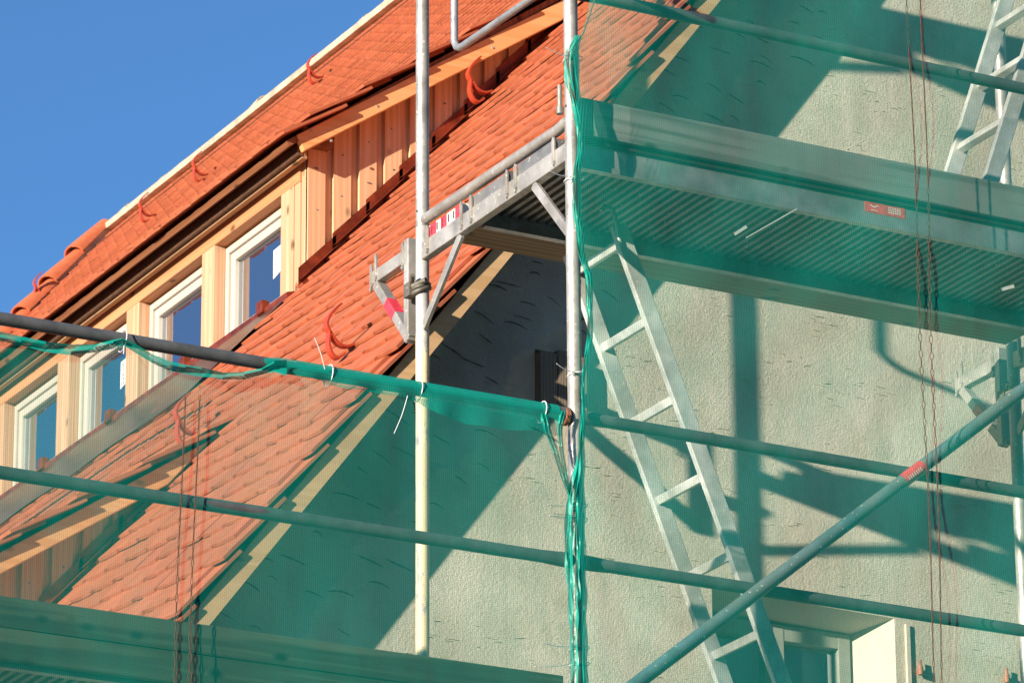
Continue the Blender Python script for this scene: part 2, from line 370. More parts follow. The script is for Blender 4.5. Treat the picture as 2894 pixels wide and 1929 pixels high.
o = mb.build('render_scratches', MT_PLASTER, house, kind='stuff')
# long trowel gouges in the filler band: flat strips, groove shade painted dark
mb = MB()
def gouge(x, z, L, ang, bend, wd):
    n = 9; ps = []
    for i in range(n):
        t = i/(n-1)-.5; px = x+L*t*math.cos(ang)-bend*(t*t-.25)*math.sin(ang); pz = z+L*t*math.sin(ang)+bend*(t*t-.25)*-1
        ps.append((px, pz, wd*(1-(2*abs(t))**3)*random.uniform(.55, 1.2)+.0007))
    for i in range(n-1):
        (a, c, k), (a2, c2, k2) = ps[i], ps[i+1]
        mb.add([(a, YW-.0022, c-k), (a2, YW-.0022, c2-k2), (a2, YW-.0022, c2+k2), (a, YW-.0022, c+k)], [(0,1,2,3)])
z = 5.9
while z < 9.6:
    for off in (.26, .40, .53, .66):
        if random.random() < .92:
            gx = xs(1.7, z)+off+random.uniform(-.06, .06); gz = z+random.uniform(-.05, .05)
            if NX0-.1 < gx < NX1+.1 and NZ0-.05 < gz < NZ1+.05: continue
            gouge(gx, gz, random.uniform(.04, .12), -random.uniform(.02, .5), random.uniform(-.01, .05), random.uniform(.001, .0027))
    z += .105
mb.build('gouges', MT_SLASH, house, kind='stuff')

# boarded niche
nich = MB(); d = .05
nich.add([(NX0,YW,NZ0),(NX0,YW+d,NZ0),(NX0,YW+d,NZ1),(NX0,YW,NZ1)], [(0,1,2,3)]); nich.add([(NX0,YW,NZ1),(NX0,YW+d,NZ1),(NX1,YW+d,NZ1),(NX1,YW,NZ1)], [(0,1,2,3)])
nich.add([(NX1,YW,NZ1),(NX1,YW+d,NZ1),(NX1,YW+d,NZ0),(NX1,YW,NZ0)], [(0,1,2,3)]); nich.add([(NX0,YW,NZ0),(NX1,YW,NZ0),(NX1,YW+d,NZ0),(NX0,YW+d,NZ0)], [(0,1,2,3)])
nich = nich.build('niche', MT_PLASTER, house)
x = NX0+.001
while x < NX1-.02:
    bw = random.uniform(.055, .085); bw = min(bw, NX1-.001-x)
    m = MB(); m.box(x, x+bw-.002, YW-.046+random.uniform(0,.004), YW+.045, NZ0+.001, NZ1-random.uniform(.003,.02)); m.build('board', MT_BURNT, nich); x += bw

# gable window: splayed reveal, frame, panes
rev = MB(); dx, dz, dy = .04, .045, .17
A = [(WX0,YW,WZ0),(WX0,YW,WZ1),(WX1,YW,WZ1-.012),(WX1,YW,WZ0)]; B = [(WX0+dx,YW+dy,WZ0),(WX0+dx,YW+dy,WZ1-dz),(WX1-.115,YW+dy,WZ1-dz-.012),(WX1-.115,YW+dy,WZ0)]
for i in range(3): rev.add([A[i],A[i+1],B[i+1],B[i]], [(0,1,2,3)])
gw = MB(); x0, x1 = WX0+dx, WX1-.115; zt = WZ1-dz-.012; yf = YW+dy
for bx in ((x0,x0+.05),(x1-.05,x1),((x0+x1)/2-.03,(x0+x1)/2+.03)): gw.box(bx[0], bx[1], yf-.03, yf+.04, WZ0, zt)
gw.box(x0+.05, x1-.05, yf-.028, yf+.04, zt-.06, zt)
win = gw.build('gable_window', MT_CREAMW, house)
rev.build('reveal', MT_REVEAL, win)
for a, b in ((x0+.05,(x0+x1)/2-.03), ((x0+x1)/2+.03, x1-.05)):
    m = MB(); m.box(a+.001, b-.001, yf+.012, yf+.02, WZ0, zt-.061); m.build('pane', MT_GLASS, win)
m = MB(); m.box(WX1+.045, WX1+.062, YW-.012, YW+.001, WZ0, WZ1-.03); m.build('corner_bead', MT_REVEAL, house)
for u, v in ((2593,1890), (2837,1912)):
    P = pl(u, v, 1, YW); m = MB(); m.tube([(P[0],YW+.002,P[2]-.012),(P[0],YW-.018,P[2]-.012)], .007, 8); m.tube([(P[0],YW-.02,P[2]-.026),(P[0],YW-.02,P[2]+.006)], .011, 10)
    m.tube([(P[0],YW-.02,P[2]+.006),(P[0],YW-.02,P[2]+.032)], .006, 8); m.build('hinge_pin', MT_RUST, house, smooth=True)

# verge board of the main roof
def off_line(y, z, dist):                    # point 'dist' below the tile face, in the xz plane
    d, n = roof_frame(1.6, z); P = S(1.52, z)-n*dist; return np.array([P[0], y, P[2]])
m = MB(); zs = np.linspace(4.4, 14.8, 14)
for a, b in zip(zs[:-1], zs[1:]):
    gap = 0.0004
    m.prism([off_line(YV,a,.125), off_line(YV,b-gap,.125), off_line(YV,b-gap,.056), off_line(YV,a,.056)], (0,.028,0))
vb = m.build('verge_board', MT_VERGE_M, house)
m = MB(); m.prism([off_line(YV+.0285,4.4,.11), off_line(YV+.0285,14.8,.11), off_line(YV+.0285,14.8,.088), off_line(YV+.0285,4.4,.088)], (0,.27,0)); m.build('verge_soffit', MT_VERGE_M, house)

# ------------------------------------------------------------------ roof sheet and tiles
rows = []
for y in np.linspace(1.56, YEND, 40):
    r = []
    for z in np.linspace(4.0, RZ, 30):
        d, n = roof_frame(y, z); r.append(S(y, z)-n*.085)
    rows.append(r)
m = MB(); m.grid(rows); roof = m.build('main_roof', MT_SOFFIT, house)
TW, TL, TT = .158, .36, .012
def tile_outline(half=False):
    w = TW*.985
    x0, x1 = -w/2, (0 if half else w/2)
    pts = []
    for i in range(7):
        t = i/6; x = x0+(x1-x0)*t
        pts.append((x, .0085*(abs(2*(x)/w)**4.5)))
    return pts+[(x1, TL), (x0, TL)]
VAR = []
for k in range(12):
    o = tile_outline(k >= 8); n = len(o)
    tw = rng.normal(0, .0012, n)
    vs = [(x, y, TT+t) for (x, y), t in zip(o, tw)]+[(x, y, 0) for x, y in o]
    fs = [tuple(range(n)), tuple(range(n, 2*n))[::-1]]+[(i, n+i, n+(i+1) % n, (i+1) % n) for i in range(n)]
    b = rng.normal(1.06, .075); hue = rng.normal(0, .05)
    col = (min(.75, .385*b), .113*b*(1+hue), .051*b*(1-hue), 1)
    VAR.append((np.array(vs), fs, col))
def tile_frames(surface_frame, P, tilt_j=0):
    d, n = surface_frame
    tau = math.asin(.0342/TL)+tilt_j
    Y = d*math.cos(tau)-n*math.sin(tau); Z = n*math.cos(tau)+d*math.sin(tau); X = np.cross(Y, Z)
    o = P-n*.035+n*.020
    return X, Y, Z, o
ROWZ = .111
cand = []
nrow = int((RZ-4.2)/ROWZ)
for i in range(nrow):
    z = 4.2+i*ROWZ; half = i % 2
    y = 1.52+TW/2; first = True
    cols = []
    if half: cols.append((1.52+TW/2, True)); y = 1.52+TW          # half tile at the verge
    while y < YEND: cols.append((y, False)); y += TW
    for yc, ish in cols:
        if yc > 4.36 and 8.42 < z < 10.40 and yc < 8.7: continue                    # upper dormer
        if yc > 3.26 and z < 7.62: continue                                        # lower dormer
        # far hip: the field runs out below the hip line
        if yc > 18.75-(RZ-z)*.33: continue
        cand.append((yc, z, ish))
tiles = []
for yc, z, ish in cand:
    fq = 1.0 if yc < 6 else .35
    jz = rng.normal(0, .0016)*fq; jn = rng.normal(0, .0010)*fq; rot = rng.normal(0, .004)*fq
    P = S(yc, z+jz); fr = roof_frame(yc, z); P = P+fr[1]*jn
    X, Y, Z, o = tile_frames(fr, P, rng.normal(0, .002)*fq)
    X, Y = X*math.cos(rot)+Y*math.sin(rot), Y*math.cos(rot)-X*math.sin(rot)
    u, v, dep = proj(P); vis = -20 < u < W+20 and -20 < v < 1760 and yc < 4.3
    if yc > 4.3 and vis is False: pass
    tiles.append((dep if vis else 1e6+dep, int(rng.integers(8, 12) if ish else rng.integers(0, 8)), X, Y, Z, o))
tiles.sort(key=lambda t: t[0])
meshes = []
for k, (vs, fs, col) in enumerate(VAR):
    me = bpy.data.meshes.new('tile'); me.from_pydata([tuple(p) for p in vs], [], fs); me.materials.append(MT_TILE)
    at = me.attributes.new('tint', 'FLOAT_COLOR', 'POINT'); at.data.foreach_set('color', list(col)*len(vs)); meshes.append(me)
for t in tiles[:300]:
    ob = bpy.data.objects.new('tile', meshes[t[1]]); COL.objects.link(ob)
    X, Y, Z, o = t[2:]; par(ob, roof)
    ob.matrix_basis = Matrix(((X[0],Y[0],Z[0],o[0]),(X[1],Y[1],Z[1],o[1]),(X[2],Y[2],Z[2],o[2]),(0,0,0,1)))
def joined(name, lst, parent):
    V = []; F = []; Cc = []; off = 0
    for _, k, X, Y, Z, o in lst:
        vs, fs, col = VAR[k]; q = vs[:, :1]*X+vs[:, 1:2]*Y+vs[:, 2:]*Z+o
        V.append(q); F += [tuple(i+off for i in f) for f in fs]; Cc += list(col)*len(vs); off += len(vs)
    me = bpy.data.meshes.new(name); me.from_pydata(np.concatenate(V).tolist(), [], F); me.materials.append(MT_TILE)
    at = me.attributes.new('tint', 'FLOAT_COLOR', 'POINT'); at.data.foreach_set('color', Cc)
    ob = bpy.data.objects.new(name, me); COL.objects.link(ob); par(ob, parent); ob['kind'] = 'stuff'; return ob
joined('tiles_beyond', tiles[300:], roof)
# row of vent tiles near the ridge and one above the lower dormer: dark slotted mouths
def vent_row(name, z, y0, y1):
    m = MB(); y = y0
    while y < y1:
        for dy, wv in ((0, .050), (.064, .017), (.098, .013)):
            d, n = roof_frame(y, z); P = S(y+dy, z)+n*.012
            a = P-np.array([0, wv/2, 0]); b = P+np.array([0, wv/2, 0]); q = d*.0105; h = n*.005
            m.add([a-q, b-q, b+q, a+q, a-q-h, b-q-h, b+q-h, a+q-h], [(0,1,2,3),(0,4,5,1),(3,2,6,7),(0,3,7,4),(1,5,6,2)])
        y += TW
    return m.build(name, MT_DARK, house, kind='stuff')
vent_row('ridge_vents', 14.57, 9.5, 18.3); vent_row('eave_vents', 7.985, 3.62, 7.6)

# ridge: mortared caps, then flared hip caps at the far end
def cap_tile(m, a, b, r0, r1, flat=1.0, n=9, up=(0,0,1), sweep=180):
    a = np.asarray(a, float); b = np.asarray(b, float); t = b-a; t /= np.linalg.norm(t)
    sd = np.cross(t, up); sd /= np.linalg.norm(sd); u2 = np.cross(sd, t)
    rows = []
    for p, r in ((a, r0), (a+(b-a)*.2, r0*.86+r1*.14), (b, r1)):
        rows.append([p+sd*r*math.cos(x)+u2*r*flat*math.sin(x) for x in [math.radians(90-sweep/2+sweep*i/(n-1)) for i in range(n)]])
    inner = [[p-(p-c)*.12 for p in row] for row, c in zip(rows, (a, a+(b-a)*.2, b))]
    m.grid(rows); m.grid([r[::-1] for r in inner])
    for rr, ii in ((rows[0], inner[0]), (rows[-1], inner[-1])): m.grid([rr, ii])
ridge = MB(); XR = xs(6, RZ)
ridge.box(XR-.098, XR+.098, 4.2, 18.62, RZ-.068, RZ-.018); ridge = ridge.build('ridge_bed', MT_MORTAR, house)
y = 18.6
while y > 4.4:
    m = MB(); cap_tile(m, (XR+.004, y-.37, RZ-.024+rng.normal(0,.006)), (XR+.004, y, RZ-.026), .094+rng.normal(0,.006), .074, .66); m.build('ridge_cap', MT_MORTAR, ridge, smooth=True); y -= .335
HT = np.array([XR-.03, 18.66, RZ-.03]); HB = pl(-40, 1040, 1, 17.9)
hd = (HB-HT)/np.linalg.norm(HB-HT); L = np.linalg.norm(HB-HT)
hb = MB(); hb.bar(HT, HB, (0,1,0), .13, .09); hipb = hb.build('hip_bed', MT_MORTAR, house)
s_ = 0; hn = np.cross(hd, (0,1,0)); hn = hn if hn[2] > 0 else -hn
def orange(me):
    at = me.attributes.new('tint', 'FLOAT_COLOR', 'POINT'); at.data.foreach_set('color', [.50,.135,.055,1]*len(me.vertices))
while s_ < L-.3:
    m = MB(); cap_tile(m, HT+hd*(s_+.52)+hn*.055, HT+hd*s_+hn*.03, .100, .070, .95, up=hn); o = m.build('hip_cap', MT_TILE, hipb, smooth=True); orange(o.data); s_ += .47

# ------------------------------------------------------------------ dormers
XD = float(K0[0])                            # front plane of the upper dormer
YC, YB = 4.30, 4.18
P1, P2 = math.radians(35.6), math.radians(33.6)
def dormer_cheek(name, yc, yb, x0, x1, top_fn, bot_fn, pitch=.123, group=None):
    m = MB(); n = 24; xx = np.linspace(x0, x1, n)
    poly = [(x, yc+.02, bot_fn(x)) for x in xx]+[(x, yc+.02, top_fn(x)) for x in xx[::-1]]
    for a, b in zip(xx[:-1], xx[1:]):
        m.add([(a,yc+.02,bot_fn(a)-.06),(b,yc+.02,bot_fn(b)-.06),(b,yc+.02,max(top_fn(b), bot_fn(b)-.05)),(a,yc+.02,max(top_fn(a), bot_fn(a)-.05))], [(0,1,2,3)])
    ck = m.build(name, MT_SOFFIT, house)
    x = x0; k = 0; nails = []
    while x < x1-.01:
        wv = .066 if k % 2 == 0 else .057
        y_f = yc-.022 if k % 2 == 0 else yc
        xa, xb = (x-.008, x+wv+.008) if k % 2 == 0 else (x-.006, x+wv+.006)
        xb = min(xb, x1)
        if top_fn(xb) > bot_fn(xb)-.03:
            q = MB(); q.prism([(xa, y_f, bot_fn(xa)-.05), (xb, y_f, bot_fn(xb)-.05), (xb, y_f, top_fn(xb)+.04), (xa, y_f, top_fn(xa)+.04)], (0, .0205, 0)); bo = q.build('board', MT_CHEEK, ck)
            if k % 2 == 0: nails.append(((xa+xb)/2, y_f, bot_fn(xb), top_fn(xa)))
        x += wv; k += 1
    nm_ = MB()
    for xn, yn, zb, zt in nails:
        zn = zt-.07
        while zn > zb+.03: nm_.tube([(xn+random.uniform(-.012,.012), yn+.002, zn), (xn+random.uniform(-.012,.012), yn-.0015, zn)], .0038, 7); zn -= .19
    if nm_.v: nm_.build('nail_heads', MT_IRON, ck, kind='stuff')
    return ck
VBb = (pl(860,427,1,YB), pl(1461,122,1,YB)); VBt = (pl(832,365,1,YB), pl(1534,20,1,YB))
def ln(a, b): return lambda x: a[2]+(b[2]-a[2])*(x-a[0])/(b[0]-a[0])
u_bot, u_top = ln(*VBb), ln(*VBt)
def mz(y):                                   # main roof height at x, for a given y
    a, b = S(y, 6.0), S(y, 11.0); return lambda x: a[2]+(b[2]-a[2])*(x-a[0])/(b[0]-a[0])
dormer_cheek('upper_dormer_cheek', YC, YB, XD+.02, 2.40, u_bot, mz(YC))
def verge_box(name, y, ba, bb, ta, tb, mat, depth=.03):
    m = MB(); m.prism([(ba[0],y,ba[2]),(bb[0],y,bb[2]),(tb[0],y,tb[2]),(ta[0],y,ta[2])], (0,depth,0)); return m.build(name, mat, house, bevel=.004)
def at(f, x): return (x, 0, f(x))
def meet(f, g):                              # x where two heights cross
    a, b = -3.0, 4.0; fa = lambda x: f(x)-g(x)
    return a+(b-a)*fa(a)/(fa(a)-fa(b))
uv_ = verge_box('dormer_verge_board', YB, VBb[0], at(u_bot, meet(u_bot, mz(YB))), (VBt[0][0]+.012, 0, VBt[0][2]-.024), at(lambda x: u_top(x)-.010, meet(u_top, mz(YB))-.01), MT_VERGE_D)
for px in ((936,398),(880,369),(1066,300),(1392,135)):
    P = pl(*px, 1, YB); q = MB(); q.tube([(P[0],YB+.002,P[2]),(P[0],YB-.003,P[2])], .006, 8); q.build('screw', MT_STEEL, uv_)
# lower dormer
YCL, YBL = 3.16, 3.04
LBb = (pl(0,1622,1,YBL), pl(398,1409,1,YBL)); LBt = (pl(0,1550,1,YBL), pl(281,1400,1,YBL))
l_bot, l_top = ln(*LBb), ln(*LBt)
meet_ = meet
dormer_cheek('lower_dormer_cheek', YCL, YBL, -1.25, meet_(l_bot, mz(YCL)), l_bot, mz(YCL))
xl0 = -1.35
lv_ = verge_box('dormer_verge_board', YBL, at(l_bot, xl0), at(l_bot, meet(l_bot, mz(YBL))), at(lambda x: l_top(x)-.014, xl0), at(lambda x: l_top(x)-.014, meet(l_top, mz(YBL))-.01), MT_VERGE_D)
# dormer roofs: deck, plain tiles on top
def dormer_roof(name, zf, pitch, x_e, x_top, y0, y1, lift):
    d = np.array([math.cos(pitch), 0, math.sin(pitch)]); n = np.array([-math.sin(pitch), 0, math.cos(pitch)])
    E0 = np.array([x_e, 0, zf(x_e)])+n*lift
    m = MB(); a = E0+d*.03; L = (x_top-x_e)/math.cos(pitch)
    m.prism([a+np.array([0,y0+.05,0]), a+d*(L-.03)+np.array([0,y0+.05,0]), a+d*(L-.03)-n*.025+np.array([0,y0+.05,0]), a-n*.025+np.array([0,y0+.05,0])], (0, y1-y0-.05, 0))
    rf = m.build(name, MT_SOFFIT, house); lst = []; i = 0
    s = 0.0
    rows_ = [(-.0, 0), (0.012, 1)]           # eave: doubled course
    while s < L-.1: s += .16; rows_.append((s, len(rows_) % 2))
    for ri, (s, half) in enumerate(rows_):
        y = y0+TW/2; cols = []
        if half: cols.append((y0+TW/2, True)); y = y0+TW
        while y < y1: cols.append((y, False)); y += TW
        for yc, ish in cols:
            P = E0+d*(s+rng.normal(0,.002))+np.array([0, yc, 0])+n*(.046+(.013 if ri > 0 else 0)+rng.normal(0,.0008))
            lst.append((0, int(rng.integers(8,12) if ish else rng.integers(0,8)))+tile_frames((d, n), P, -.022+rng.normal(0,.0015)))
    joined('dormer_tiles', lst, rf); return rf
dormer_roof('upper_dormer_roof', u_top, P1, .905, 2.44, 4.140, 8.75, -.030)
dormer_roof('lower_dormer_roof', l_top, P2, -1.40, meet(l_top, mz(YBL))+.0, 3.002, 5.4, -.008)
# red-brown step flashing along the cheeks
def step_flash(name, yc, x0, x1):
    f = mz(yc); m = MB(); x = x0
    while x < x1:
        xb = min(x+.165, x1); d, n = roof_frame(yc, f(x))
        m.prism([(x-.012, yc-.027, f(x)-.02), (xb, yc-.027, f(xb)-.02), (xb, yc-.027, f(xb)+.055), (x-.012, yc-.027, f(x)+.064)], (0,.003,0))
        a, b = np.array([x-.012,yc-.025,f(x)]), np.array([xb,yc-.025,f(xb)])
        m.add([a+n*.004, b+n*.002, b+n*.002+np.array([0,-.05,0]), a+n*.004+np.array([0,-.05,0])], [(0,1,2,3)]); x += .16
    return m.build(name, MT_FLASH, house)
step_flash('cheek_flashing', YC, XD-.02, 2.42); step_flash('cheek_flashing', YCL, -1.2, .0)

# upper dormer front: posts, header, windows, sill flashing
Y_END = 8.55; ZS, ZH = 8.845, 9.34
m = MB(); m.box(XD, XD+.10, 4.34, Y_END, ZH, 9.47); m.build('header_beam', MT_LARCH_Y, house, bevel=.003)
post_y = [(4.395,4.52),(5.20,5.332),(6.02,6.158),(6.822,6.96),(7.615,7.75),(8.40,8.54)]
for a, b in post_y:
    m = MB(); m.box(XD-.001, XD+.09, a, b, ZS-.05, ZH-.0006); m.build('front_post', MT_LARCH_Z, house, bevel=.003)
m = MB(); m.box(XD+.012, XD+.03, 4.285, 4.34, 8.78, 9.47); m.build('corner_board', MT_LARCH_Z, house, bevel=.002)
m = MB(); m.box(XD+.004, XD+.03, 4.342, 4.393, 8.80, 9.34); m.build('corner_board', MT_LARCH_Z, house, bevel=.002)
XF = XD+.052
for i, ((_, a), (b, _)) in enumerate(zip(post_y[:-1], post_y[1:])):
    a += .004; b -= .004; z0, z1 = ZS+.012, ZH-.012
    fr = MB()
    for (ya, yb, za, zb) in ((a,a+.03,z0,z1),(b-.03,b,z0,z1),(a+.03,b-.03,z0,z0+.03),(a+.03,b-.03,z1-.032,z1)): fr.box(XF, XF+.05, ya, yb, za, zb)
    wob = fr.build('dormer_window', MT_PVC, house, bevel=.003)
    sa = MB(); a2, b2, za2, zb2 = a+.031, b-.031, z0+.031, z1-.033; ww = .042
    for (ya, yb, za, zb) in ((a2,a2+ww,za2,zb2),(b2-ww,b2,za2,zb2),(a2+ww,b2-ww,za2,za2+ww),(a2+ww,b2-ww,zb2-ww,zb2)): sa.box(XF+.012, XF+.06, ya, yb, za, zb)
    sa.build('sash', MT_PVC, wob, bevel=.004)
    ga = MB(); ga.box(XF+.051, XF+.056, a, b, z0, z1); ga.build('gasket', MT_GASKET_SHADE, wob)
    gl = MB(); gl.box(XF+.034, XF+.040, a2+ww-.004, b2-ww+.004, za2+ww-.004, zb2-ww+.004); gl.build('pane', MT_GLASS, wob)
    if i in (0, 2):
        sk = MB(); yy = a2+ww+.012; zz = za2+ww+.13
        sk.add([(XF+.0325,yy,zz+.02),(XF+.0325,yy+.16,zz-.012),(XF+.0325,yy+.16,zz+.12),(XF+.0325,yy,zz+.13)], [(0,1,2,3)]); st = sk.build('glazing_label', MT_STICK, wob)
        pr = MB()
        for r_ in range(3):
            for c_ in range(2):
                yq, zq = yy+.118+c_*.018, zz+.004+r_*.02; pr.add([(XF+.0315,yq,zq),(XF+.0315,yq+.009,zq),(XF+.0315,yq+.009,zq+.012),(XF+.0315,yq,zq+.012)], [(0,1,2,3)])
        for r_ in range(5):
            pr.add([(XF+.0315,yy+.115,zz+.075+r_*.008),(XF+.0315,yy+.15,zz+.073+r_*.008),(XF+.0315,yy+.15,zz+.076+r_*.008),(XF+.0315,yy+.115,zz+.078+r_*.008)], [(0,1,2,3)])
        pr.build('print', MT_BLACK, st)
# sill and apron flashing down to the tiles
m = MB(); m.prism([(XD-.045,4.36,ZS-.012),(XD+.05,4.36,ZS+.012),(XD+.05,4.36,ZS-.02),(XD-.045,4.36,ZS-.045)], (0,Y_END-4.36,0)); m.build('sill_flashing', MT_FLASH, house)
A0 = hit(400, 1203); ax = xs(5, A0[2])+.0
rows = []
for t in np.linspace(0, 1, 6):
    px = (XD-.05)*(1-t)+(A0[0])*t; pz = (ZS-.04)*(1-t)+(A0[2]+.004)*t
    rows.append([(px, y, pz+.004*math.sin(y*7+t*3)) for y in np.linspace(4.36, Y_END, 30)])
m = MB(); m.grid(rows); m.build('apron_flashing', MT_COPPER, house)
for yq in (4.62, 5.42, 6.24, 7.02, 7.84):
    m = MB(); m.box(XD-.06, XD-.02, yq-.04, yq+.02, ZS-.035, ZS+.025); m.build('flashing_clip', MT_FLASH, house, bevel=.006)
# eave edge build-up
m = MB(); m.box(1.035, 1.060, 4.22, Y_END, 9.396, 9.432); m.build('eave_board', MT_EAVE, house)
m = MB(); y = 4.215
while y < Y_END: m.box(1.012, 1.034, y, y+.004, 9.405, 9.455); y += .0085
m.build('vent_comb', MT_COMB, house, kind='stuff')
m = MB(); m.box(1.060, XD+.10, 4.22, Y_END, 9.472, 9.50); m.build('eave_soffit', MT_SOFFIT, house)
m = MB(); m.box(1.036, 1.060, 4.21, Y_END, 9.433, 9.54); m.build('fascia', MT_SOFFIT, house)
m = MB(); m.prism([(.955,4.2,9.437),(.959,4.2,9.441),(1.034,4.2,9.487),(1.034,4.2,9.482)], (0,Y_END-4.2,0)); m.build('drip_edge', MT_STEEL, house)

# snow hooks: red enamelled straps standing in the plane of the slope
hk_y = 2.085
HT1 = [(998,974),(975,980),(955,972),(940,955),(930,938),(923,925),(922,912),(930,893),(945,875),(962,860)]
HT2 = [(930,940),(927,965),(929,985),(937,1002),(950,1012),(963,1008),(972,1000)]
ref = hit(985, 990); hk_y = ref[1]
def strap(m, pts, width=.032, th=.008):
    for (a, b) in zip(pts[:-1], pts[1:]):
        m.bar(a-(b-a)*.06, b+(b-a)*.06, (0,1,0), width, th)
shape = [[pl(u, v, 1, hk_y)-ref for u, v in seq] for seq in (HT1, HT2)]
def smooth_path(P, n=5):
    P = np.array(P); out = []
    for i in range(len(P)-1):
        p0, p1, p2, p3 = P[max(i-1,0)], P[i], P[i+1], P[min(i+2,len(P)-1)]
        for k in range(n):
            t = k/n; out.append(.5*((2*p1)+(-p0+p2)*t+(2*p0-5*p1+4*p2-p3)*t*t+(-p0+3*p1-3*p2+p3)*t**3))
    out.append(P[-1]); return out
hooks = [ref, pl(1376,272,1,4.17), hit(556,1235)]
for u, v in ((905,225),(580,500),(428,615),(128,835)):
    P = hit(u, v); hooks.append(P)
for P in hooks:
    m = MB(); 
    for seq in shape: strap(m, smooth_path([P+q for q in seq], 4))
    m.build('snow_hook', MT_HOOK, house, smooth=True)

# ------------------------------------------------------------------ scaffold
scaf = thing('scaffold', 'galvanised tube scaffold with netted decks standing before the gable', 'scaffold', (1.2, .5, 0))
RT = .02415
BW = 1.09; XB = 2.5; XL = -3.0
def vtube(name, x, y, z0, z1, mat=MT_STEEL, r=RT):
    m = MB(); m.tube([(x,y,z0),(x,y,z1)], r, 20); return m.build(name, mat, scaf, smooth=True)
LV = [5.72, 7.72, 9.72]
def claw(m, x, y, z):
    pts = [(x, y-.007, z-.008), (x, y+.007, z-.008), (x, y+.0085, z+.06), (x, y+.005, z+.076), (x, y, z+.081), (x, y-.005, z+.076), (x, y-.0085, z+.06)]
    m.prism(pts, (.006,0,0)); m.prism([(x-.003,y-.0025,z),(x-.003,y+.0025,z),(x-.003,y+.0025,z+.07),(x-.003,y-.0025,z+.07)], (.004,0,0))
    m.prism([(x-.002,y-.010,z-.012),(x-.002,y+.010,z-.012),(x-.002,y,z-.026)], (.008,0,0))
def frame(x, levels, ztop, cream=False):
    for y in (0.0, BW):
        zz = [0.0]+[l+.11 for l in (1.72, 3.72)+tuple(levels)]+[ztop]
        for a, b in zip(zz[:-1], zz[1:]):
            mat = MT_POSTCREAM if (cream and y > .5 and abs(a-5.83) < .02) else MT_STEEL
            vtube('post', x, y, a+.0005, b, mat)
            m = MB(); m.tube([(x,y,b-.012),(x,y,b-.001)], RT*1.045, 20); m.build('collar', MT_STEEL, scaf, smooth=True)
            m = MB(); m.tube([(x-RT+.002,y-.004,b+.045),(x-RT-.001,y-.004,b+.045)], .0045, 8); m.build('pin_hole', MT_DARK, scaf)
        m = MB(); m.box(x-.07, x+.07, y-.07, y+.07, .004, .012); m.build('base_plate', MT_STEEL_D, scaf)
    for l in levels:
        m = MB(); m.box(x-.016, x+.016, RT-.004, BW-RT+.004, l-.032, l+.032); tr = m.build('transom', MT_STEEL, scaf, bevel=.003)
        m = MB(); m.tube([(x, RT-.004, l+.118), (x, .10, l+.108), (x, BW-.06, l+.122), (x, BW-RT+.006, l+.122)], .0195, 14); m.build('cross_tube', MT_STEEL, scaf, smooth=True)
        for y in (.093,.363,.424,.688,.759,1.016):
            c = MB(); claw(c, x-.0225, y, l-.002); c.build('claw', MT_STEEL, tr)
        for (ya, za, yb, zb) in ((BW-.02, l-.285, .785, l-.034), (.02, l-.285, .255, l-.034)):
            b_ = MB(); b_.bar((x-.005,ya,za), (x-.005,yb,zb), (1,0,0), .012, .034); b_.build('gusset_strut', MT_STEEL, scaf)
        # rosette slots on the outer post
        m = MB(); m.box(x+.006, x+.0135, -RT-.0008, -RT+.004, l+.02, l+.09); m.build('post_slot', MT_DARK, scaf)
frame(0.0, LV, 11.2, cream=True); frame(XB, LV, 11.2); frame(XL, [5.72], 6.92)
# rails
def rail(x0, x1, z, y=0.0, mat=MT_RAIL, r=.0212):
    m = MB(); m.tube([(x0+.022,y,z),(x0+.05,y,z),(x0+.12,y,z),(x1-.12,y,z),(x1-.05,y,z),(x1-.022,y,z)], [r*1.18,r*1.18,r,r,r*1.18,r*1.18], 18)
    return m.build('guard_rail', mat, scaf, smooth=True)
for z in (6.285, 6.782): rail(XL, -.004, z); rail(.004, XB, z)
for z in (8.300, 8.790, 10.30, 10.79): rail(.004, XB, z)
m = MB(); m.tube([(-.045,0,6.775),(-.03,0,6.775)], .03, 16); m.build('rail_wedge', MT_RUST, scaf, smooth=True)
# diagonal brace on the outer face
a, b = pl(1800,1929,1,-.056), pl(2894,1100,1,-.056); dd = (b-a)/(b[0]-a[0])
p0, p1 = a+dd*(-.05-a[0]), a+dd*(XB-.03-a[0])
m = MB(); m.tube([p0, p1], .0235, 18); br = m.build('diagonal_brace', MT_BRACE, scaf, smooth=True)
c0, c1 = pl(2548,1358,1,-.056), pl(2604,1316,1,-.056); dv = (p1-p0)/np.linalg.norm(p1-p0)
q0 = p0+dv*((c0-p0)@dv); q1 = p0+dv*((c1-p0)@dv)
m = MB(); m.tube([q0, q1], .0242, 18, cap=False); rt = m.build('red_band', MT_RED, br, smooth=True)
m = MB()
for k in range(7):
    t = .15+.1*k; c = q0+(q1-q0)*t; side = np.cross(dv, (0,1,0)); side /= np.linalg.norm(side)
    m.bar(c+np.array([0,-.0245,0])-side*.008, c+np.array([0,-.0245,0])+side*.006, dv, .0025, .001)
m.build('band_print', MT_WHITE, br)
